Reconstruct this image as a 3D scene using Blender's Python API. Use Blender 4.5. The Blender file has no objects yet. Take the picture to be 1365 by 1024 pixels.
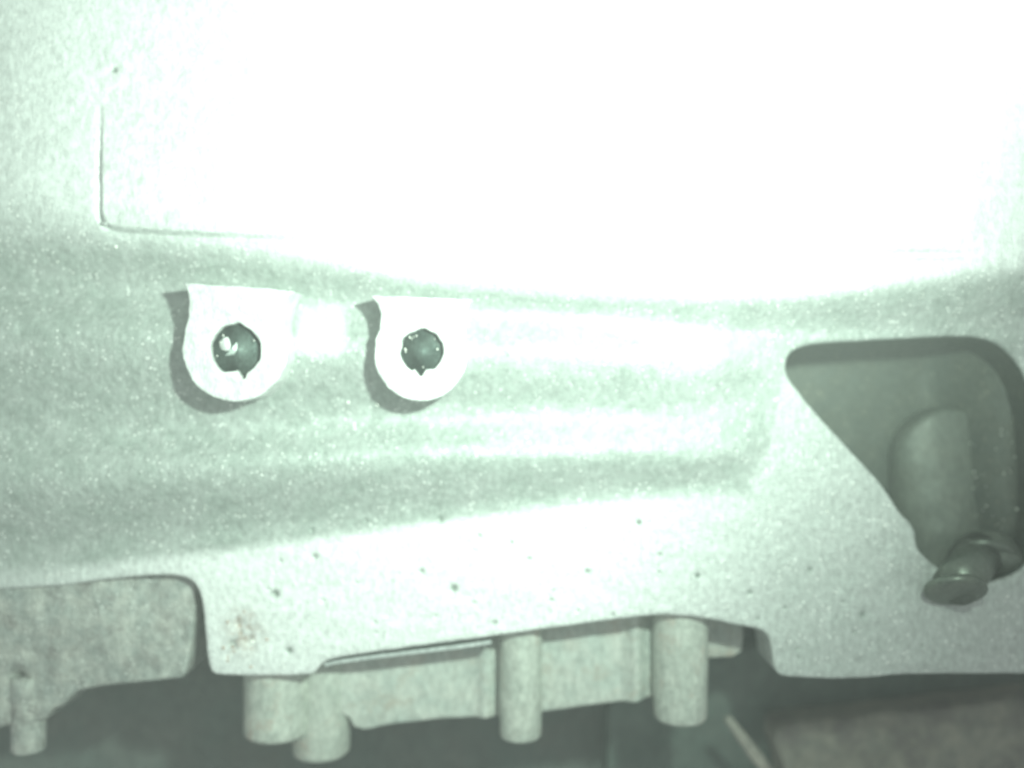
import bpy, bmesh, math, random
import numpy as np
from mathutils import Vector, Matrix, noise
from mathutils.geometry import delaunay_2d_cdt

random.seed(4)
SC = bpy.context.scene
COL = SC.collection
S = 0.00015            # metres of casting per picture unit at the reference plane
D = 0.18               # camera to reference plane
CX, CY = 682.5, 512.0

# ---------------------------------------------------------------- camera, world, lamp, exposure
cam_d = bpy.data.cameras.new("camera")
cam = bpy.data.objects.new("camera", cam_d)
COL.objects.link(cam)
cam.location = (0, -D, 0)
cam.rotation_euler = (math.radians(90), 0, 0)
cam_d.sensor_width = 36
cam_d.lens = 36 * D / (1365 * S)
cam_d.clip_start = 0.01
cam_d.clip_end = 20
cam_d.dof.use_dof = True
cam_d.dof.focus_distance = 0.150
cam_d.dof.aperture_fstop = 7.0
SC.camera = cam

w = bpy.data.worlds.new("World")
SC.world = w
w.use_nodes = True
bg = w.node_tree.nodes["Background"]
bg.inputs[0].default_value = (0.88, 0.97, 0.93, 1)
bg.inputs[1].default_value = 0.56

def px(x, y, d=0.0):
    """point of the casting seen at picture unit x,y, d metres behind the reference plane"""
    k = (D + d) / D
    return Vector(((x - CX) * S * k, d, (CY - y) * S * k))

lamp_d = bpy.data.lights.new("flash_lamp", 'SPOT')
lamp_d.energy = 2.45
lamp_d.color = (0.79, 1.0, 0.855)
lamp_d.shadow_soft_size = 0.004
lamp_d.spot_size = math.radians(140)
lamp_d.spot_blend = 1.0
lamp = bpy.data.objects.new("flash_lamp", lamp_d)
COL.objects.link(lamp)
lamp.location = ((955 - CX) * S, -0.134, (CY - 300) * S)
lamp_aim = Vector(((430 - CX) * S, 0, (CY - 170) * S))
lamp.rotation_euler = (lamp_aim - lamp.location).to_track_quat('-Z', 'Y').to_euler()

SC.view_settings.view_transform = 'Standard'
SC.view_settings.look = 'None'
SC.view_settings.exposure = 0
SC.view_settings.gamma = 1

# ---------------------------------------------------------------- materials
def metal_mat(name, col, col2, metallic=0.3, rough=0.5, grain=0.00035, bump=0.5,
              big=0.006, speck=0.0, speck_col=(0.95, 0.97, 0.92), pits=0.0, dirt=None, dirt_amt=0.0, machined_lit=None):
    m = bpy.data.materials.new(name)
    m.use_nodes = True
    nt = m.node_tree
    N, L = nt.nodes, nt.links
    b = N["Principled BSDF"]
    tc = N.new("ShaderNodeTexCoord")
    def noise_n(scale, det=4, rough_=0.6, stretch=None):
        n = N.new("ShaderNodeTexNoise")
        n.inputs["Scale"].default_value = scale
        n.inputs["Detail"].default_value = det
        n.inputs["Roughness"].default_value = rough_
        if stretch:
            mp = N.new("ShaderNodeMapping")
            mp.inputs["Scale"].default_value = stretch
            L.new(tc.outputs["Object"], mp.inputs[0])
            L.new(mp.outputs[0], n.inputs[0])
        else:
            L.new(tc.outputs["Object"], n.inputs[0])
        return n
    def ramp(src, lo, hi):
        r = N.new("ShaderNodeMapRange")
        r.inputs[1].default_value = lo
        r.inputs[2].default_value = hi
        L.new(src, r.inputs[0])
        return r.outputs[0]
    def mix(fac, a, c):
        x = N.new("ShaderNodeMix")
        x.data_type = 'RGBA'
        L.new(fac, x.inputs[0])
        for sock, v in ((x.inputs[6], a), (x.inputs[7], c)):
            if isinstance(v, tuple):
                sock.default_value = (*v, 1)
            else:
                L.new(v, sock)
        return x.outputs[2]
    n1 = noise_n(1 / big, 5, 0.7)
    c = mix(ramp(n1.outputs[0], 0.35, 0.65), col, col2)
    if machined_lit:
        at = N.new("ShaderNodeAttribute"); at.attribute_name = "machined_lit"
        ma = mix(ramp(n1.outputs[0], 0.35, 0.65), machined_lit, tuple(q * 0.93 for q in machined_lit))
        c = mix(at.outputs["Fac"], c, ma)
        ap = N.new("ShaderNodeAttribute"); ap.attribute_name = "pit_dark"
        c = mix(ap.outputs["Fac"], c, (0.13, 0.17, 0.14))
        ar = N.new("ShaderNodeAttribute"); ar.attribute_name = "rust"
        nr = noise_n(1 / 0.0016, 5, 0.75)
        mr = N.new("ShaderNodeMath"); mr.operation = 'MULTIPLY'
        L.new(ar.outputs["Fac"], mr.inputs[0]); L.new(ramp(nr.outputs[0], 0.40, 0.62), mr.inputs[1])
        c = mix(mr.outputs[0], c, (0.40, 0.33, 0.28))
    n2 = noise_n(1 / (grain * 2.5), 3, 0.7, (1, 1, 0.6))
    dark = tuple(v * 0.62 for v in col)
    c = mix(ramp(n2.outputs[0], 0.66, 0.38), c, dark) if False else c
    g = N.new("ShaderNodeMix"); g.data_type = 'RGBA'; g.blend_type = 'MULTIPLY'
    L.new(c, g.inputs[6])
    gr = N.new("ShaderNodeMapRange"); gr.inputs[1].default_value = 0.3; gr.inputs[2].default_value = 0.7
    gr.inputs[3].default_value = 0.74; gr.inputs[4].default_value = 1.2
    L.new(n2.outputs[0], gr.inputs[0])
    L.new(gr.outputs[0], g.inputs[7]); g.inputs[0].default_value = 1
    c = g.outputs[2]
    if dirt:
        n3 = noise_n(1 / (big * 1.8), 6, 0.75)
        f = ramp(n3.outputs[0], 0.62 - dirt_amt * 0.2, 0.78 - dirt_amt * 0.2)
        c = mix(f, c, dirt)
    if pits:
        v = N.new("ShaderNodeTexVoronoi"); v.inputs["Scale"].default_value = 1 / 0.0042
        L.new(tc.outputs["Object"], v.inputs[0])
        f = ramp(v.outputs["Distance"], 0.09 * pits + 0.03, 0.05 * pits)
        c = mix(f, c, tuple(q * 0.45 for q in col))
    if speck:
        v = N.new("ShaderNodeTexVoronoi"); v.inputs["Scale"].default_value = 1 / 0.0010
        L.new(tc.outputs["Object"], v.inputs[0])
        f = ramp(v.outputs["Distance"], 0.24 * speck, 0.12 * speck)
        n4 = noise_n(1 / 0.003, 2, 0.5)
        mm = N.new("ShaderNodeMath"); mm.operation = 'MULTIPLY'
        L.new(f, mm.inputs[0]); L.new(ramp(n4.outputs[0], 0.44, 0.56), mm.inputs[1])
        c = mix(mm.outputs[0], c, speck_col)
    L.new(c, b.inputs["Base Color"])
    b.inputs["Metallic"].default_value = metallic
    L.new(ramp(n2.outputs[0], -0.4 + 0.2, 1.5), b.inputs["Roughness"]) if False else None
    b.inputs["Roughness"].default_value = rough
    nb = noise_n(1 / grain, 3, 0.65, (1, 1, 0.65))
    nb2 = noise_n(1 / (grain * 5), 4, 0.6)
    ad = N.new("ShaderNodeMath"); ad.operation = 'MULTIPLY_ADD'
    L.new(nb2.outputs[0], ad.inputs[0]); ad.inputs[1].default_value = 1.1
    L.new(nb.outputs[0], ad.inputs[2])
    bp = N.new("ShaderNodeBump")
    bp.inputs["Strength"].default_value = bump
    bp.inputs["Distance"].default_value = grain * 0.6
    L.new(ad.outputs[0], bp.inputs["Height"])
    L.new(bp.outputs[0], b.inputs["Normal"])
    return m

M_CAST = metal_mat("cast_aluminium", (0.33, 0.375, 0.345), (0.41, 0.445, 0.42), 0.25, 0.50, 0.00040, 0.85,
                   speck=1.0, machined_lit=(0.78, 0.81, 0.785))
M_LUG = metal_mat("machined_aluminium", (0.72, 0.74, 0.72), (0.62, 0.65, 0.63), 0.2, 0.45, 0.0005, 0.6)
M_WEB = metal_mat("dusty_aluminium", (0.42, 0.47, 0.43), (0.52, 0.54, 0.49), 0.15, 0.6, 0.0004, 0.5,
                  big=0.005, dirt=(0.42, 0.38, 0.32), dirt_amt=0.4)
M_PEG = metal_mat("peg_aluminium", (0.53, 0.56, 0.50), (0.42, 0.46, 0.41), 0.2, 0.5, 0.0004, 0.5,
                  big=0.004, dirt=(0.45, 0.38, 0.32), dirt_amt=0.3)
M_GREY = metal_mat("grey_cast_metal", (0.30, 0.33, 0.31), (0.46, 0.47, 0.43), 0.2, 0.6, 0.0005, 1.2,
                   big=0.004, speck=0.8, dirt=(0.20, 0.19, 0.18), dirt_amt=0.5)
M_POCKET = metal_mat("shaded_recess_metal", (0.085, 0.105, 0.088), (0.11, 0.125, 0.10), 0.1, 0.6, 0.0004, 0.3,  # dark oily metal, with the recess shade put into its colour
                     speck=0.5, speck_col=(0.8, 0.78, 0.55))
M_BOSS = metal_mat("boss_metal", (0.135, 0.16, 0.135), (0.16, 0.18, 0.15), 0.15, 0.5, 0.0004, 0.15)  # boss colour darkened too, to carry the shade of the recess
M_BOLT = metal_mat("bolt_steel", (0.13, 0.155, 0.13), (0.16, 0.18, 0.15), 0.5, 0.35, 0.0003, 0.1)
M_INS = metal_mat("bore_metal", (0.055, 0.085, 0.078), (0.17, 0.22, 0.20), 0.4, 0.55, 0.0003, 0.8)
M_GASKET = metal_mat("gasket_metal", (0.62, 0.66, 0.64), (0.5, 0.55, 0.53), 0.4, 0.4, 0.0003, 0.2)
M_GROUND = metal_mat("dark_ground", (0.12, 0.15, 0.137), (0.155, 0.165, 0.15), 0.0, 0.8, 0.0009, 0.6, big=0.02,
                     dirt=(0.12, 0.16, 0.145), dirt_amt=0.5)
M_SLAB = metal_mat("brown_rough_slab", (0.32, 0.31, 0.255), (0.20, 0.205, 0.18), 0.0, 0.8, 0.0006, 0.9, big=0.006,
                   dirt=(0.16, 0.15, 0.14), dirt_amt=0.6)
M_DARK = metal_mat("dark_block_surface", (0.10, 0.14, 0.12), (0.13, 0.16, 0.14), 0.0, 0.6, 0.0009, 0.4, big=0.01)
M_STRIP = metal_mat("pale_strip", (0.40, 0.39, 0.33), (0.30, 0.30, 0.26), 0.1, 0.5, 0.0004, 0.3)

# ---------------------------------------------------------------- mesh helpers
def link(name, me, mat, parent=None, smooth=True):
    o = bpy.data.objects.new(name, me)
    COL.objects.link(o)
    me.materials.append(mat)
    if smooth:
        for p in me.polygons:
            p.use_smooth = True
    if parent:
        o.parent = parent
        o.matrix_parent_inverse = Matrix.Identity(4)
        o.location = -parent.location if parent.parent is None else (0, 0, 0)
    return o

def thing(name, label, cat, loc=(0, 0, 0), group=None):
    o = bpy.data.objects.new(name, None)
    COL.objects.link(o)
    o.empty_display_size = 0.01
    o.location = loc
    o["label"] = label
    o["category"] = cat
    if group:
        o["group"] = group
    return o

def tag(o, label, cat, group=None):
    o["label"] = label
    o["category"] = cat
    if group:
        o["group"] = group

def smooth_poly(pts, n=3):
    """Chaikin corner cutting: keeps the outline, rounds its corners"""
    p = [Vector((a, b)) for a, b in pts]
    for _ in range(n):
        q = []
        for i in range(len(p)):
            a, b = p[i], p[(i + 1) % len(p)]
            q += [a * 0.75 + b * 0.25, a * 0.25 + b * 0.75]
        p = q
    return [(v.x, v.y) for v in p]

def circle(cx, cy, r, a0, a1, n):
    return [(cx + r * math.cos(math.radians(a0 + (a1 - a0) * i / n)), cy + r * math.sin(math.radians(a0 + (a1 - a0) * i / n))) for i in range(n + 1)]

def resample(pts, step):
    out = []
    n = len(pts)
    for i in range(n):
        a, b = np.array(pts[i]), np.array(pts[(i + 1) % n])
        L = np.linalg.norm(b - a)
        k = max(1, int(round(L / step)))
        for j in range(k):
            out.append(tuple(a + (b - a) * j / k))
    res = []
    for p in out:                      # drop near duplicates
        if not res or math.hypot(p[0] - res[-1][0], p[1] - res[-1][1]) > step * 0.35:
            res.append(p)
    return res

def inside(P, poly):
    x, y = P[:, 0], P[:, 1]
    r = np.zeros(len(P), bool)
    n = len(poly)
    for i in range(n):
        x1, y1 = poly[i]
        x2, y2 = poly[(i + 1) % n]
        if y1 == y2:
            continue
        c = ((y1 > y) != (y2 > y)) & (x < (x2 - x1) * (y - y1) / (y2 - y1) + x1)
        r ^= c
    return r

def dist_poly(P, polys):
    d = np.full(len(P), 1e9)
    for poly in polys:
        n = len(poly)
        for i in range(n):
            a = np.array(poly[i]); b = np.array(poly[(i + 1) % n])
            ab = b - a
            t = np.clip(((P - a) @ ab) / (ab @ ab + 1e-12), 0, 1)
            q = a + t[:, None] * ab
            np.minimum(d, np.hypot(P[:, 0] - q[:, 0], P[:, 1] - q[:, 1]), out=d)
    return d

def relief(name, outer, holes, hfun, back, r, step, mat, parent=None, k_h=0.0, extra=None,
           bstep=4.0, hole_back=None, hole_draft=0.0, wob=0.6, hole_mat=None):
    """A slab whose front follows hfun (metres towards the viewer), with rounded rims and side
    walls running straight back to depth `back`. Outlines are in picture units at height k_h."""
    k = (D - k_h) / D
    def wobble(pts):
        return [(x + wob * noise.noise(Vector((x * .04, y * .04, 3))) + wob * .5 * noise.noise(Vector((x * .15, y * .15, 7))),
                 y + wob * noise.noise(Vector((x * .04, y * .04, 9))) + wob * .5 * noise.noise(Vector((x * .15, y * .15, 1)))) for x, y in pts]
    outer = wobble(resample(outer, bstep))
    holes = [wobble(resample(h, bstep)) for h in holes]
    polys = [outer] + holes
    pts = []
    xs = [p[0] for p in outer]; ys = [p[1] for p in outer]
    gx, gy = np.meshgrid(np.arange(min(xs), max(xs), step), np.arange(min(ys), max(ys), step))
    G = np.stack([gx.ravel(), gy.ravel()], 1)
    G += np.random.RandomState(3).uniform(-.18, .18, G.shape) * step
    ring = []
    for poly in polys:
        n = len(poly)
        A = np.array(poly)
        T = np.roll(A, -1, 0) - np.roll(A, 1, 0)
        T /= np.linalg.norm(T, axis=1)[:, None] + 1e-9
        Nn = np.stack([-T[:, 1], T[:, 0]], 1)
        for sgn in (1, -1):
            for f in (0.1, 0.3, 0.6, 1.0):
                ring.append((A + Nn * sgn * r * f, r * f))
    parts = []
    for R_, dd in ring:
        ok = inside(R_, outer)
        for h in holes:
            ok &= ~inside(R_, h)
        R_ = R_[ok]
        if len(R_):
            R_ = R_[dist_poly(R_, polys) > dd * 0.92]
            parts.append(R_)
    if extra is not None and len(extra):
        parts.append(np.array(extra))
    ok = inside(G, outer)
    for h in holes:
        ok &= ~inside(G, h)
    G = G[ok]
    G = G[dist_poly(G, polys) > r * 1.1 + step * .2]
    parts.append(G)
    P = np.concatenate(parts)
    nb = sum(len(p) for p in polys)
    coords = [Vector((float(a), float(b))) for p in polys for a, b in p] + [Vector((float(a), float(b))) for a, b in P]
    edges = []
    o = 0
    loops = []
    for p in polys:
        n = len(p)
        loops.append(list(range(o, o + n)))
        edges += [(o + i, o + (i + 1) % n) for i in range(n)]
        o += n
    vs, es, fs, ov, oe, of = delaunay_2d_cdt(coords, edges, [], 0, 1e-4)
    V = np.array([(v.x, v.y) for v in vs])
    F = np.array([f for f in fs if len(f) == 3])
    Cn = V[F].mean(1)
    ok = inside(Cn, outer)
    for h in holes:
        ok &= ~inside(Cn, h)
    F = F[ok]
    dd = dist_poly(V, polys)
    H = hfun(V[:, 0], V[:, 1])
    t = np.clip(r - dd, 0, r)
    H = H - (r - np.sqrt(np.maximum(r * r - t * t, 0))) * S
    X = (V[:, 0] - CX) * S * k
    Z = (CY - V[:, 1]) * S * k
    verts = [(float(a), float(-b), float(c)) for a, b, c in zip(X, H, Z)]
    faces = [tuple(int(i) for i in f) for f in F]
    n_front = len(faces)
    hole_faces = set()
    # map original boundary indices to output
    inv = {}
    for i, lst in enumerate(ov):
        for q in lst:
            inv[q] = i
    for li, lp in enumerate(loops):
        idx = [inv[q] for q in lp]
        bk = back if (li == 0 or hole_back is None) else hole_back
        base = len(verts)
        cxm = np.mean([verts[i][0] for i in idx]); czm = np.mean([verts[i][2] for i in idx])
        nlev = 4
        prev = idx
        for lev in range(1, nlev + 1):
            cur = []
            for i in idx:
                v = verts[i]
                dr = 1 - (hole_draft if li else 0) * lev / nlev
                yy = v[1] + (bk - v[1]) * lev / nlev
                cur.append(len(verts))
                verts.append((cxm + (v[0] - cxm) * dr, yy, czm + (v[2] - czm) * dr))
            n = len(idx)
            for i in range(n):
                if li:
                    hole_faces.add(len(faces))
                faces.append((prev[i], prev[(i + 1) % n], cur[(i + 1) % n], cur[i]))
            prev = cur
    me = bpy.data.meshes.new(name)
    me.from_pydata(verts, [], faces)
    if hole_mat:
        for i in hole_faces:
            me.polygons[i].material_index = 1
    bm = bmesh.new(); bm.from_mesh(me)
    loose = [v for v in bm.verts if not v.link_faces]
    bmesh.ops.delete(bm, geom=loose, context='VERTS')
    bmesh.ops.recalc_face_normals(bm, faces=bm.faces)
    # make the front look at the viewer
    s_ = sum(f.normal.y * f.calc_area() for f in bm.faces)
    if s_ > 0:
        bmesh.ops.reverse_faces(bm, faces=bm.faces)
    bm.to_mesh(me); bm.free()
    o = link(name, me, mat, parent)
    if hole_mat:
        me.materials.append(hole_mat)
    return o

def lathe(name, prof, a, axis, mat, parent=None, seg=40, jit=0.0):
    """prof: list of (distance along axis, radius); a: start point"""
    axis = Vector(axis).normalized()
    q = Vector((0, 0, 1)).rotation_difference(axis)
    verts, faces = [], []
    for t, rr in prof:
        for i in range(seg):
            an = 2 * math.pi * i / seg
            j = 1 + jit * noise.noise(Vector((math.cos(an) * 1.5, math.sin(an) * 1.5, t * 150)))
            verts.append(a + q @ Vector((rr * j * math.cos(an), rr * j * math.sin(an), t)))
    for k in range(len(prof) - 1):
        for i in range(seg):
            faces.append((k * seg + i, k * seg + (i + 1) % seg, (k + 1) * seg + (i + 1) % seg, (k + 1) * seg + i))
    if prof[0][1] > 1e-6:
        faces.append(tuple(range(seg))[::-1])
    if prof[-1][1] > 1e-6:
        faces.append(tuple(range((len(prof) - 1) * seg, len(prof) * seg)))
    me = bpy.data.meshes.new(name)
    me.from_pydata([tuple(v) for v in verts], [], faces)
    bm = bmesh.new(); bm.from_mesh(me)
    bmesh.ops.recalc_face_normals(bm, faces=bm.faces)
    bm.to_mesh(me); bm.free()
    return link(name, me, mat, parent)

# ---------------------------------------------------------------- upper casting
MM = 0.001
# cross sections of the casting at several stations: (x, [(y, height mm), ...])
STN = [
    (-250, [(-300, 7.5), (285, 8.0), (385, 4.0), (440, 8.0), (574, 3.8), (640, 6.6), (748, 2.0), (772, 2.0), (1300, 2.0)]),
    (60,   [(-300, 7.5), (290, 8.3), (385, 3.8), (440, 8.2), (570, 3.6), (632, 6.9), (740, 2.0), (765, 2.0), (1300, 2.0)]),
    (300,  [(-300, 8.5), (322, 8.5), (396, 3.6), (462, 8.0), (568, 3.5), (620, 7.1), (714, 2.0), (740, 2.0), (1300, 2.0)]),
    (560,  [(-300, 8.5), (368, 8.7), (414, 4.8), (466, 8.3), (556, 3.4), (604, 6.9), (690, 2.0), (705, 2.0), (1300, 2.0)]),
    (820,  [(-300, 8.5), (388, 8.8), (428, 5.4), (476, 7.4), (552, 3.4), (600, 5.4), (660, 2.0), (676, 2.0), (1300, 2.0)]),
    (925,  [(-300, 8.5), (390, 8.6), (440, 5.0), (490, 5.8), (560, 3.4), (602, 4.2), (652, 2.0), (668, 2.0), (1300, 2.0)]),
    (1045, [(-300, 8.5), (388, 8.5), (450, 3.4), (470, 3.0), (510, 2.4), (590, 2.0), (640, 2.0), (662, 2.0), (1300, 2.0)]),
    (1150, [(-300, 8.5), (378, 8.5), (450, 3.2), (468, 2.7), (510, 2.2), (590, 2.0), (640, 2.0), (662, 2.0), (1300, 2.0)]),
    (1365, [(-300, 8.5), (350, 8.5), (450, 3.2), (490, 2.6), (540, 2.2), (600, 2.0), (640, 2.0), (662, 2.0), (1300, 2.0)]),
    (1650, [(-300, 8.5), (345, 8.5), (450, 3.2), (490, 2.6), (540, 2.2), (600, 2.0), (640, 2.0), (662, 2.0), (1300, 2.0)]),
]
_SX = np.array([s[0] for s in STN], float)
_SY = np.array([[q[0] for q in s[1]] for s in STN], float)
_SH = np.array([[q[1] for q in s[1]] for s in STN], float)
PITS = [(562, 762, 4, .5), (605, 785, 5.5, .7), (367, 792, 6, .7), (385, 868, 4.5, .6), (587, 694, 6, .5), (852, 697, 3.5, .6),
        (784, 762, 4, .5), (930, 768, 4, .6), (420, 742, 5, .4), (640, 715, 4, .4), (705, 745, 3, .4), (1000, 790, 4, .4),
        (735, 800, 3, .4), (880, 740, 3, .4), (660, 830, 3, .4), (500, 830, 3, .3), (430, 800, 3, .3), (171, 108, 4, .6),
        (318, 832, 9, .6), (333, 855, 8, .5), (310, 858, 6, .5), (1150, 820, 5, .4), (1080, 760, 4, .35), (1010, 845 - 20, 3, .3)]
rs = np.random.RandomState(11)
for _ in range(36):
    x = rs.uniform(300, 1340); y = rs.uniform(690, 890)
    PITS.append((x, y, rs.uniform(1.8, 3.2), rs.uniform(.15, .4)))

Q8 = 0.9636            # the raised pad stands nearer the viewer than the flange the outline is measured on
PLATE_EDGE = [(137, 100), (136.5, 190), (137, 285), (140, 296), (149, 303), (165, 306), (230, 310), (390, 317), (520, 321), (640, 325)]
PLATE_EDGE = [(CX + (x - CX) * Q8, CY + (y - CY) * Q8) for x, y in PLATE_EDGE]

def seg_dist(X, Y, line):
    d = np.full(X.shape, 1e9); tt = np.zeros(X.shape)
    tot = 0
    for (x1, y1), (x2, y2) in zip(line[:-1], line[1:]):
        ax, ay = x2 - x1, y2 - y1
        L2 = ax * ax + ay * ay
        t = np.clip(((X - x1) * ax + (Y - y1) * ay) / L2, 0, 1)
        q = np.hypot(X - x1 - t * ax, Y - y1 - t * ay)
        m = q < d
        d[m] = q[m]
        tt[m] = (tot + t * math.sqrt(L2))[m]
        tot += math.sqrt(L2)
    return d, tt / tot

def wall_h(X, Y):
    X = np.asarray(X, float); Y = np.asarray(Y, float)
    i = np.clip(np.searchsorted(_SX, X) - 1, 0, len(_SX) - 2)
    f = np.clip((X - _SX[i]) / (_SX[i + 1] - _SX[i]), 0, 1)
    fs = f * f * (3 - 2 * f)
    KY = _SY[i] * (1 - f[:, None]) + _SY[i + 1] * f[:, None]
    KH = _SH[i] * (1 - fs[:, None]) + _SH[i + 1] * fs[:, None]
    j = np.clip((KY <= Y[:, None]).sum(1) - 1, 0, KY.shape[1] - 2)
    r = np.arange(len(X))
    t = np.clip((Y - KY[r, j]) / (KY[r, j + 1] - KY[r, j]), 0, 1)
    t = t * t * (3 - 2 * t)
    h = KH[r, j] * (1 - t) + KH[r, j + 1] * t
    # raised rectangular pad, its edge slowly dying out to the right
    d, tt = seg_dist(X, Y, PLATE_EDGE)
    XM = CX + (X - CX) / Q8; YM = CY + (Y - CY) / Q8
    yb = np.interp(XM, [137, 165, 390, 640], [300, 306, 317, 325])
    ins = (XM > 137) & (YM < yb)
    fade = np.clip((640 - XM) / 330, 0, 1) * np.clip((YM - 130) / 80, 0, 1)
    sd = np.where(ins, d, -d)
    h = h + 0.9 * fade * np.clip((sd + 2.5) / 5, 0, 1)
    h = h - 0.6 * fade * np.exp(-((sd + 4.5) / 2.8) ** 2)
    # shallow slit at the right of the pad
    u = (XM - 1190) / 85; v = (YM - 338 - (XM - 1190) * .02) / 4.5
    h = h - 2.2 * np.exp(-(u ** 4)) * np.exp(-v * v)
    for x, y, rr, dp in PITS:
        m = (np.abs(X - x) < rr * 3) & (np.abs(Y - y) < rr * 3)
        if m.any():
            h[m] -= dp * np.exp(-(((X[m] - x) ** 2 + (Y[m] - y) ** 2) / (rr * rr * .7)))
    # hand-fettled unevenness
    nz = np.array([noise.noise(Vector((a * .02, b * .03, 0))) * .16 + noise.noise(Vector((a * .07, b * .08, 5))) * .07
                   + noise.noise(Vector((a * .2, b * .16, 8))) * .025 for a, b in zip(X, Y)])
    return (h + nz) * MM

extra = []
for (x1, y1), (x2, y2) in zip(PLATE_EDGE[:-1], PLATE_EDGE[1:]):
    L_ = math.hypot(x2 - x1, y2 - y1)
    nx, ny = -(y2 - y1) / L_, (x2 - x1) / L_
    for i in range(max(1, int(L_ / 3))):
        t = i / max(1, int(L_ / 3))
        for o_ in (-6, -4, -2.5, 0, 2.5, 4, 6):
            extra.append((x1 + (x2 - x1) * t + nx * o_, y1 + (y2 - y1) * t + ny * o_))
for x, y, rr, dp in PITS:
    for q in (0, .4, .8, 1.3, 2):
        for a in range(1 if q == 0 else 9):
            extra.append((x + rr * q * math.cos(a * .7 + q), y + rr * q * math.sin(a * .7 + q)))
for i in range(80):
    for o_ in (-7, -4, -2, 0, 2, 4, 7):
        extra.append((CX + (1095 + i * 2.4 - CX) * Q8, CY + (338 + o_ - CY) * Q8))

OUT = [(-260, -260), (1640, -260), (1640, 899), (1365, 899), (1260, 899), (1195, 900), (1165, 904), (1110, 906), (1060, 904),
       (1041, 902), (1032, 893), (1030, 872), (1026, 850), (1014, 840), (985, 835), (935, 824), (885, 820), (850, 823),
       (780, 832), (680, 846), (600, 857), (500, 870), (442, 879), (428, 887), (418, 899), (405, 901), (340, 902),
       (290, 901), (278, 894), (274, 860), (270, 805), (262, 782), (248, 770), (225, 767), (190, 768), (130, 775), (60, 784), (-260, 800)]
POCKET = [(1046, 487), (1050, 473), (1062, 464), (1084, 459), (1185, 453), (1281, 448), (1318, 454), (1345, 472), (1366, 500),
          (1382, 560), (1388, 660), (1382, 735), (1365, 757), (1345, 770), (1316, 777), (1275, 775), (1246, 753), (1231, 741),
          (1222, 727), (1220, 703), (1198, 681), (1182, 653), (1141, 607), (1079, 541), (1049, 502)]

casting = thing("engine_casting", "pale green-lit cast metal housing with two round lugs, a raised pad and a dark recess", "engine casting", (0, 0, 0))
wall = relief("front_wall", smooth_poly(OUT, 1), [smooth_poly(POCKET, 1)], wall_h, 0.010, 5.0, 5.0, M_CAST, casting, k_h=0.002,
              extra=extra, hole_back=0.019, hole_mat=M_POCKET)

def machined_lit_mask(X, Y):
    # milled flange and pad, whitened further: lamp glare and its sideways falloff painted in
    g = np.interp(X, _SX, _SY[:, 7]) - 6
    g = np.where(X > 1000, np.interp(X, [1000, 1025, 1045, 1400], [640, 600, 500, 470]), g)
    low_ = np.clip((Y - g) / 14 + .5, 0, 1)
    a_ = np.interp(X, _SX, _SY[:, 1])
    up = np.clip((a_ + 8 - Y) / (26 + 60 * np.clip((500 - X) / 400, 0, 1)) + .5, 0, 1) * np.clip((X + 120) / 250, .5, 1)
    pad = np.clip(1 - (((X - 436) / 36) ** 4 + ((Y - 444) / 38) ** 4), 0, 1) * .8   # patch between the lugs, its lamp-facing brightness painted in
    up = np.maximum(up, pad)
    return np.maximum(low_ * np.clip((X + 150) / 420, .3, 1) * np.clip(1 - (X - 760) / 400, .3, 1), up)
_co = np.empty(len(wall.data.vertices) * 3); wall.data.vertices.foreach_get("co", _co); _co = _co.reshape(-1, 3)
_at = wall.data.attributes.new("machined_lit", 'FLOAT', 'POINT')
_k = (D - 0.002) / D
_at.data.foreach_set("value", machined_lit_mask(_co[:, 0] / (S * _k) + CX, CY - _co[:, 2] / (S * _k)).astype(np.float32))

_gx, _gy = _co[:, 0] / (S * _k) + CX, CY - _co[:, 2] / (S * _k)
_gr = np.zeros(len(_gx))
for x, y, rr, dp in PITS:                    # darker tone inside the casting pits
    if rr < 8:
        _gr = np.maximum(_gr, min(1, dp * 1.6) * np.exp(-((_gx - x) ** 2 + (_gy - y) ** 2) / (rr * rr * .8)))
_ru = np.exp(-(((_gx - 325) / 24) ** 2 + ((_gy - 842) / 30) ** 2) ** 1.3)
_ar = wall.data.attributes.new("rust", 'FLOAT', 'POINT')
_ar.data.foreach_set("value", _ru.astype(np.float32))
_ag = wall.data.attributes.new("pit_dark", 'FLOAT', 'POINT')
_ag.data.foreach_set("value", _gr.astype(np.float32))

# recess floor
def pocket_h(X, Y):
    n = np.array([noise.noise(Vector((a * .03, b * .03, 2))) for a, b in zip(X, Y)])
    # concave slope up to the top wall
    t = np.clip((500 - Y) / 60, 0, 1)
    u = np.clip((X - 1240) / 84, 0, 1); u = u * u * (3 - 2 * u)
    return -0.019 + 0.007 * t * t + 0.013 * u + n * 0.0004
FL = [(1000, 420), (1440, 420), (1440, 800), (1180, 800), (1000, 540)]
relief("recess_floor", FL, [], pocket_h, 0.022, 3, 9, M_POCKET, casting, k_h=-0.014, wob=0)

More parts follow.
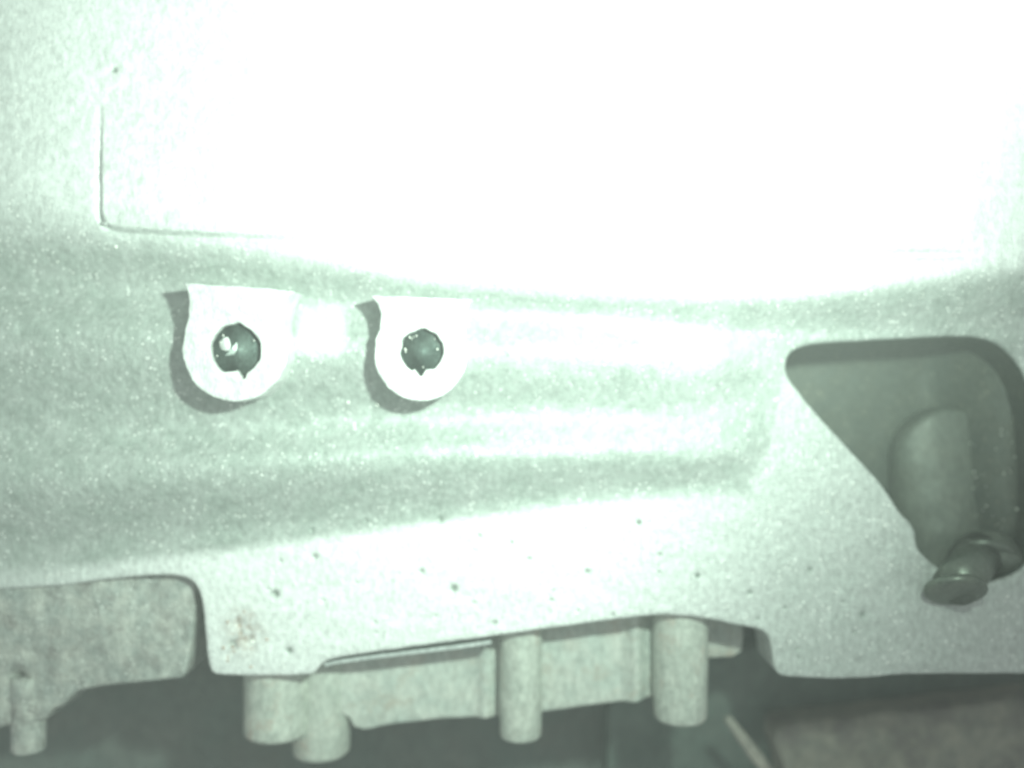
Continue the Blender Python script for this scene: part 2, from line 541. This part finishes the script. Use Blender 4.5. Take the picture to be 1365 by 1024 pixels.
# boss in the recess: a half buried upright cylinder
def boss_h(X, Y):
    xc = 1256 + (Y - 600) * .08
    u = np.clip((X - xc) / 74, -1, 1)
    t = np.clip((Y - 540) / 160, 0, 1)
    n = np.array([noise.noise(Vector((a * .03, b * .03, 12))) for a, b in zip(X, Y)])
    return -0.0185 + 0.0085 * np.sqrt(1 - u * u * .96) * (.75 + .25 * t) + n * .0003
BS = [(1186, 790), (1186, 690), (1187, 612)] + circle(1256, 612, 69, 180, 360, 16)[1:] + [(1332, 690), (1340, 790)]
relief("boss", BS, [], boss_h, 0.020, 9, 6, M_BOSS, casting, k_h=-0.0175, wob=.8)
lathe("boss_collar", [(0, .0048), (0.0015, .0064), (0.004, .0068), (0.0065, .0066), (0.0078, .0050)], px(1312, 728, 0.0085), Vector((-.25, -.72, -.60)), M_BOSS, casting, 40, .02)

# lugs
def lug(cx, cy, r, top, right_knots, left_knots, hx, hy, hr, notch, hz, label):
    out = [top[0], top[1]] + right_knots + circle(cx, cy, r, -12, 192, 34) + left_knots
    hole = circle(hx, hy, hr, 118, 418, 34)
    hole = hole + [(notch[0] + 8, notch[1] - 10), (notch[0] + 1.5, notch[1]), (notch[0] - 1.5, notch[1]), (notch[0] - 8, notch[1] - 11)]
    hole = [(x + 2.2 * noise.noise(Vector((x * .09, y * .09, hx))), y + 2.2 * noise.noise(Vector((x * .09, y * .09, 4)))) for x, y in hole]
    def hf(X, Y):
        return np.array([hz + 0.00012 * noise.noise(Vector((a * .05, b * .05, 1))) for a, b in zip(X, Y)])
    o = relief("mounting_lug", out, [hole], hf, 0.002, 2.6, 6, M_LUG, casting, k_h=hz, bstep=3, hole_back=-hz + 0.0100, wob=1.5)
    o["label"] = label
    return o
HZ = 0.0130
l1 = lug(313, 466, 70, ((244, 377), (390, 387)), [(381, 399), (377, 412), (377, 430)], [(245, 440), (251, 422), (252, 402), (249, 388)],
         313.5, 466, 34, (323, 505), HZ, "larger round-ended lug at left with a broken screw in its bore")
l2 = lug(560.5, 473, 62, ((493, 394), (629, 399)), [(624, 410), (621, 426), (621, 440)], [(500, 452), (505, 440), (507, 420), (503, 405)],
         562, 468, 28.5, (560, 502), HZ, "smaller round-ended lug at right with an open bore")
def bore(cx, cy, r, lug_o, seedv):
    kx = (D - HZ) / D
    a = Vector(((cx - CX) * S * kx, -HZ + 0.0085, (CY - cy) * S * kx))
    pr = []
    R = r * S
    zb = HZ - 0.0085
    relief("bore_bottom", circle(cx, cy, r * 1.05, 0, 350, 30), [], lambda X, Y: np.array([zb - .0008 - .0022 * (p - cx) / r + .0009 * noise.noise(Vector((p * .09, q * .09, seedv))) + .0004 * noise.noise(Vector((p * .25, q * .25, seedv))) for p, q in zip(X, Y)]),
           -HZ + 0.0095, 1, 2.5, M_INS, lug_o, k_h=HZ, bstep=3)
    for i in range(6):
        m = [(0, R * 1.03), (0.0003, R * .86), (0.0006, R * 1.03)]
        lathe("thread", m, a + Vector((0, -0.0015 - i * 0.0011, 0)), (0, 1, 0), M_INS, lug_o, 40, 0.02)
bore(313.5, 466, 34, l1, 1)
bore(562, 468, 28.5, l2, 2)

M_SCREW = metal_mat('worn_screw', (0.35, 0.42, 0.39), (0.55, 0.6, 0.57), 0.4, 0.4, 0.0004, 0.9, big=.001)
# broken screw standing in the bore of the larger lug
kx = (D - HZ) / D
sc_a = Vector(((303 - CX) * S * kx, -HZ + 0.0058, (CY - 463) * S * kx))
scr = thing("broken_screw", "bright worn screw stub sitting inside the bore of the larger left lug", "screw", sc_a)
lathe("shank", [(-.003, .0026), (0.002, .0026), (0.0036, .0025), (0.0042, .0020)], sc_a, (-.12, -1, .1), M_SCREW, scr, 24, .15)
lathe("tip", [(0, .0014), (0.0004, .0012), (0.0007, .0005), (0.0008, .0001)], sc_a + Vector((-.12, -1, .1)).normalized() * 0.0040 + Vector((-.0003, 0, .0003)), (-.12, -1, .1), M_LUG, scr, 11, .5)

# loose bright flecks and rusty crumbs stuck to the casting
def crumbs(name, items, mat, parent):
    verts, faces = [], []
    for p, r_ in items:
        o = len(verts)
        for q in ((1, 0, 0), (-1, 0, 0), (0, 1, 0), (0, -1, 0), (0, 0, 1), (0, 0, -1)):
            verts.append(tuple(p + Vector(q) * r_ * random.uniform(.6, 1.3)))
        for f in ((0, 2, 4), (2, 1, 4), (1, 3, 4), (3, 0, 4), (2, 0, 5), (1, 2, 5), (3, 1, 5), (0, 3, 5)):
            faces.append(tuple(o + i for i in f))
    me = bpy.data.meshes.new(name); me.from_pydata(verts, [], faces)
    o = link(name, me, mat, parent)
    o["kind"] = "stuff"
    return o
def on_wall(x, y):
    kk = (D - 0.002) / D
    h_ = float(wall_h(np.array([x]), np.array([y]))[0])
    return Vector(((x - CX) * S * kk, -h_, (CY - y) * S * kk))
pc = np.array(POCKET)
M_FLECK = metal_mat("bright_fleck", (0.95, 0.95, 0.88), (0.9, 0.92, 0.85), 0.2, 0.3, 0.0002, 0.2)
for lg, cx, cy, r_ in ((l1, 313.5, 466, 34), (l2, 562, 468, 28.5)):
    it = []
    kk = (D - HZ) / D
    for k_ in range(18):
        an = math.radians(rs.uniform(120, 250) if k_ % 4 else rs.uniform(250, 480)); q = r_ * rs.uniform(.72, .98)
        x = cx + q * math.cos(an); y = cy + q * math.sin(an)
        it.append((Vector(((x - CX) * S * kk, -HZ + rs.uniform(.0006, .003), (CY - y) * S * kk)), rs.uniform(.5, 1.9) * S))
    crumbs("thread_burr", it, M_FLECK, lg)
M_RUST = metal_mat("rusty_crumb", (0.42, 0.30, 0.24), (0.55, 0.45, 0.38), 0.0, 0.8, 0.0003, 0.6)
it = []
for x, y, r_ in ((467, 536, 3.4), (169, 334, 3.0), (88, 352, 2.2), (335, 857, 4.0), (57, 352, 1.6), (505, 540, 2.2), (1103, 682, 2.2), (655, 600, 2)):
    it.append((on_wall(x, y), r_ * S))
for k_ in range(620):
    if k_ % 3:
        x = rs.uniform(0, 1050); y = rs.choice([rs.normal(385 + x * .03, 14), rs.normal(545, 30), rs.normal(680, 30)])
    else:
        x = rs.uniform(900, 1500); y = rs.normal(418, 22)
    if y > 452 and x > 1030: continue
    it.append((on_wall(x, y), rs.uniform(.5, 1.35) * S))
crumbs("metal_fleck", it, M_FLECK, casting)
it = []
for k_ in range(16):
    x = rs.normal(325, 16); y = rs.normal(845, 20)
    if 282 < x < 375 and y < 890:
        it.append((on_wall(x, y), rs.uniform(1, 3.0) * S))
crumbs("rust_crumb", it, M_RUST, casting)
it = []
for k_ in range(110):
    x = rs.uniform(1275, 1400); y = rs.uniform(560, 700)
    x = CX + (x - CX) / 1.03
    it.append((px(x, y, 0.0) * 1.0 + Vector((0, float(-pocket_h(np.array([x]), np.array([y]))[0]) - 0.0002, 0)), rs.uniform(.6, 1.9) * S))
for i_, (p, r_) in enumerate(it):
    kk = (D + 0.014) / D
    it[i_] = (Vector((p.x * kk, p.y, p.z * kk)), r_)
crumbs("recess_fleck", it, M_FLECK, casting)

# gasket strip under the flange
def ribbon(name, pts, width, d0, d1, mat, parent=None):
    """solid strip: polyline in picture units with a vertical width, between depths d0 and d1"""
    verts, faces = [], []
    n = len(pts)
    k = (D + d0) / D
    for x, y in pts:
        for yy in (0, width):
            for dd in (d0, d1):
                verts.append(((x - CX) * S * k, dd, (CY - y - yy) * S * k))
    for i in range(n - 1):
        a = i * 4; b = a + 4
        faces += [(a, b, b + 2, a + 2), (a + 1, a + 3, b + 3, b + 1), (a, a + 1, b + 1, b), (a + 2, b + 2, b + 3, a + 3)]
    faces += [(0, 2, 3, 1), (4 * n - 4, 4 * n - 3, 4 * n - 1, 4 * n - 2)]
    me = bpy.data.meshes.new(name); me.from_pydata(verts, [], faces)
    bm = bmesh.new(); bm.from_mesh(me)
    bmesh.ops.recalc_face_normals(bm, faces=bm.faces)
    bmesh.ops.bevel(bm, geom=bm.edges[:], offset=0.00012, segments=1, affect='EDGES')
    bm.to_mesh(me); bm.free()
    return link(name, me, mat, parent, False)

gk = ribbon("gasket", [(432, 884), (446, 880.5), (500, 873), (560, 866), (610, 860), (655, 853.5)], 5.5, 0.0002, 0.006, M_GASKET)
tag(gk, "thin pale gasket strip peeping out along the lower edge of the upper housing", "gasket")

# bolt at the foot of the recess
b0 = px(1307, 738, 0.004)
hc = px(1273, 781, -0.0065)
b_ax = (hc - b0).normalized()
bolt = thing("bolt", "dark steel bolt with a flanged round end poking from the foot of the recess", "bolt", b0)
lathe("washer", [(0, .0058), (0.0004, .0064), (0.0012, .0064), (0.0016, .0060), (.0017, .0046)], b0 + Vector((.0003, 0, 0.0002)), Vector((-.2, -.6, -.8)), M_BOLT, bolt, 48, .015)
h_ax = Vector((-.10, -.60, -.80)).normalized()
lathe("shank", [(0, .0046), (0.006, .0043), ((hc - b0).length, .0041)], b0, b_ax, M_BOLT, bolt, 40, .01)
lathe("bolt_head", [(-0.0004, .0036), (0.0, .0052), (0.0003, .0056), (0.0012, .0057), (0.0016, .0054), (0.0018, .0047), (0.0019, .0001)], hc, h_ax, M_BOLT, bolt, 48, .04)

# ---------------------------------------------------------------- lower casting
low = thing("lower_casting", "dusty grey lower housing with hanging round pegs behind the upper flange", "engine casting", (0, 0, 0))
def flat(h, amp=0.0002, sc=.03):
    def f(X, Y):
        return np.array([h + amp * noise.noise(Vector((a * sc, b * sc, 6))) for a, b in zip(X, Y)])
    return f
WEB = [(410, 780), (875, 760), (875, 930), (862, 932), (800, 941), (725, 951), (690, 955), (600, 960), (560, 963), (520, 968), (474, 978), (462, 952), (410, 940)]
def web_h(X, Y):
    h = np.array([0.0002 * noise.noise(Vector((a * .03, b * .03, 6))) for a, b in zip(X, Y)])
    h = h - 0.0085
    h += 0.0022 * np.exp(-((X - 847) / 11) ** 2)
    h += 0.0015 * np.exp(-((X - 648) / 10) ** 2)
    h += 0.0020 * np.clip((480 - X) / 50, 0, 1)
    return h
relief("web_wall", smooth_poly(WEB, 1), [], web_h, 0.020, 5, 6, M_WEB, low, k_h=-0.008)
LB = [(-260, 740), (258, 740), (262, 800), (256, 850), (250, 890), (244, 904), (236, 906), (180, 911), (120, 918), (96, 925), (86, 940), (66, 948), (60, 962), (12, 966), (-30, 985), (-260, 1000)]
def lb_h(X, Y):
    h = np.array([0.0006 * noise.noise(Vector((a * .02, b * .02, 16))) + .0002 * noise.noise(Vector((a * .08, b * .08, 1))) for a, b in zip(X, Y)])
    h -= 0.0009 - 0.0019 * np.clip((200 - X) / 60, 0, 1) * np.clip((900 - Y) / 80, 0, 1)
    for x, y, rr, dp in ((22, 905, 10, .0022), (155, 818, 10, .0005), (45, 870, 7, .0006), (60, 905, 6, .0004)):
        h -= dp * np.exp(-((X - x) ** 2 + (Y - y) ** 2) / rr ** 2)
    return h
relief("side_block", smooth_poly(LB, 1), [], lb_h, 0.016, 6, 5, M_GREY, low, k_h=-0.0009)

def peg(x0, x1, ytop, ybot, d, mat=None, taper=.97, label=None):
    k = (D + d + (x1 - x0) / 2 * S) / D
    R = (x1 - x0) / 2 * S * k
    a = Vector((((x0 + x1) / 2 - CX) * S * k, d + R, (CY - ytop) * S * k))
    # the near rim of the base hangs lower in view than the axis end
    L_ = (ybot - ytop) * S * k
    n = 8
    pr = [(0, R)] + [(L_ * i / n * .93, R * (1 - (1 - taper) * i / n)) for i in range(1, n)]
    e = R * .22
    pr += [(L_ - e, R * taper), (L_ - e * .55, R * taper * .975), (L_ - e * .2, R * taper * .9), (L_, R * taper * .72), (L_ + e * .1, 0.00001)]
    o = lathe("peg", pr, a, (0, 0, -1), mat or M_PEG, low, 40, 0.03)
    if label: o["label"] = label
    return o
peg(325, 414, 860, 980, 0.0006, label="thick peg under the flange corner")
peg(389, 467, 850, 1006, 0.0050)
peg(665, 723, 820, 983, 0.0015)
peg(870, 944, 790, 959, 0.0002)
peg(16, 60, 900, 1001, 0.0000, M_GREY)
# small ledge right of the big peg
relief("ledge", [(940, 820), (985, 826), (992, 838), (990, 868), (978, 876), (940, 878)], [], flat(-0.012), 0.02, 4, 6, M_WEB, low, k_h=-0.012)

# ---------------------------------------------------------------- background below
def ground_h(X, Y):
    h = np.array([0.004 * noise.noise(Vector((a * .006, b * .008, 21))) + .001 * noise.noise(Vector((a * .03, b * .03, 2))) for a, b in zip(X, Y)])
    return -0.056 + h
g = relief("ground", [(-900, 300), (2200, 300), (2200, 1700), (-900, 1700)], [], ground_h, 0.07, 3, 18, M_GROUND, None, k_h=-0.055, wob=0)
g["kind"] = "structure"
sl = relief("stone_slab", smooth_poly([(1028, 975), (1060, 964), (1200, 950), (1365, 931), (1640, 905), (1640, 1400), (1010, 1400), (1035, 1100), (1050, 1040)], 1), [],
            flat(-0.036, .0022, .02), 0.055, 7, 8, M_SLAB, None, k_h=-0.036)
tag(sl, "rough grey-brown slab in the bottom right corner below the housing", "slab")
st = lathe("metal_strip", [(0, .0003), (.0006, .0010), (.006, .0013), (.012, .0015), (.016, .0012)], px(968, 955, 0.022), Vector((.60, .08, -.80)), M_STRIP, None, 20, .05)
tag(st, "short pale tapering strip slanting down beside the dark gap right of the big peg", "strip")
dk = relief("dark_patch_block", smooth_poly([(815, 905), (960, 870), (1060, 850), (1640, 860), (1640, 985), (1060, 1000), (1040, 1400), (820, 1400), (808, 1000)], 2), [],  # block standing for the darker patch below the housing
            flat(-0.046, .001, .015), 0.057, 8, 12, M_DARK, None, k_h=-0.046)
tag(dk, "dark smooth block between the pegs and the brown slab", "block")

# ---------------------------------------------------------------- added scattering volume that imitates the veil of the lens
def veil_box(x0, x1, y0, y1, z0, z1):
    bm = bmesh.new()
    bmesh.ops.create_cube(bm, size=1)
    for v in bm.verts:
        v.co = Vector((x0 if v.co.x < 0 else x1, y0 if v.co.y < 0 else y1, z0 if v.co.z < 0 else z1))
    me = bpy.data.meshes.new("veil_volume"); bm.to_mesh(me); bm.free()
    m = bpy.data.materials.new("lens_veil"); m.use_nodes = True
    nt = m.node_tree
    nt.nodes.remove(nt.nodes["Principled BSDF"])
    v = nt.nodes.new("ShaderNodeVolumePrincipled")
    v.inputs["Color"].default_value = (0.93, 0.97, 0.94, 1)
    v.inputs["Density"].default_value = 0.85
    nt.links.new(v.outputs[0], nt.nodes["Material Output"].inputs["Volume"])
    o = link("veil_volume", me, m, None, False)
    o["kind"] = "stuff"
veil_box(-0.5, 0.5, -0.25, 0.12, -0.6, 0.4)
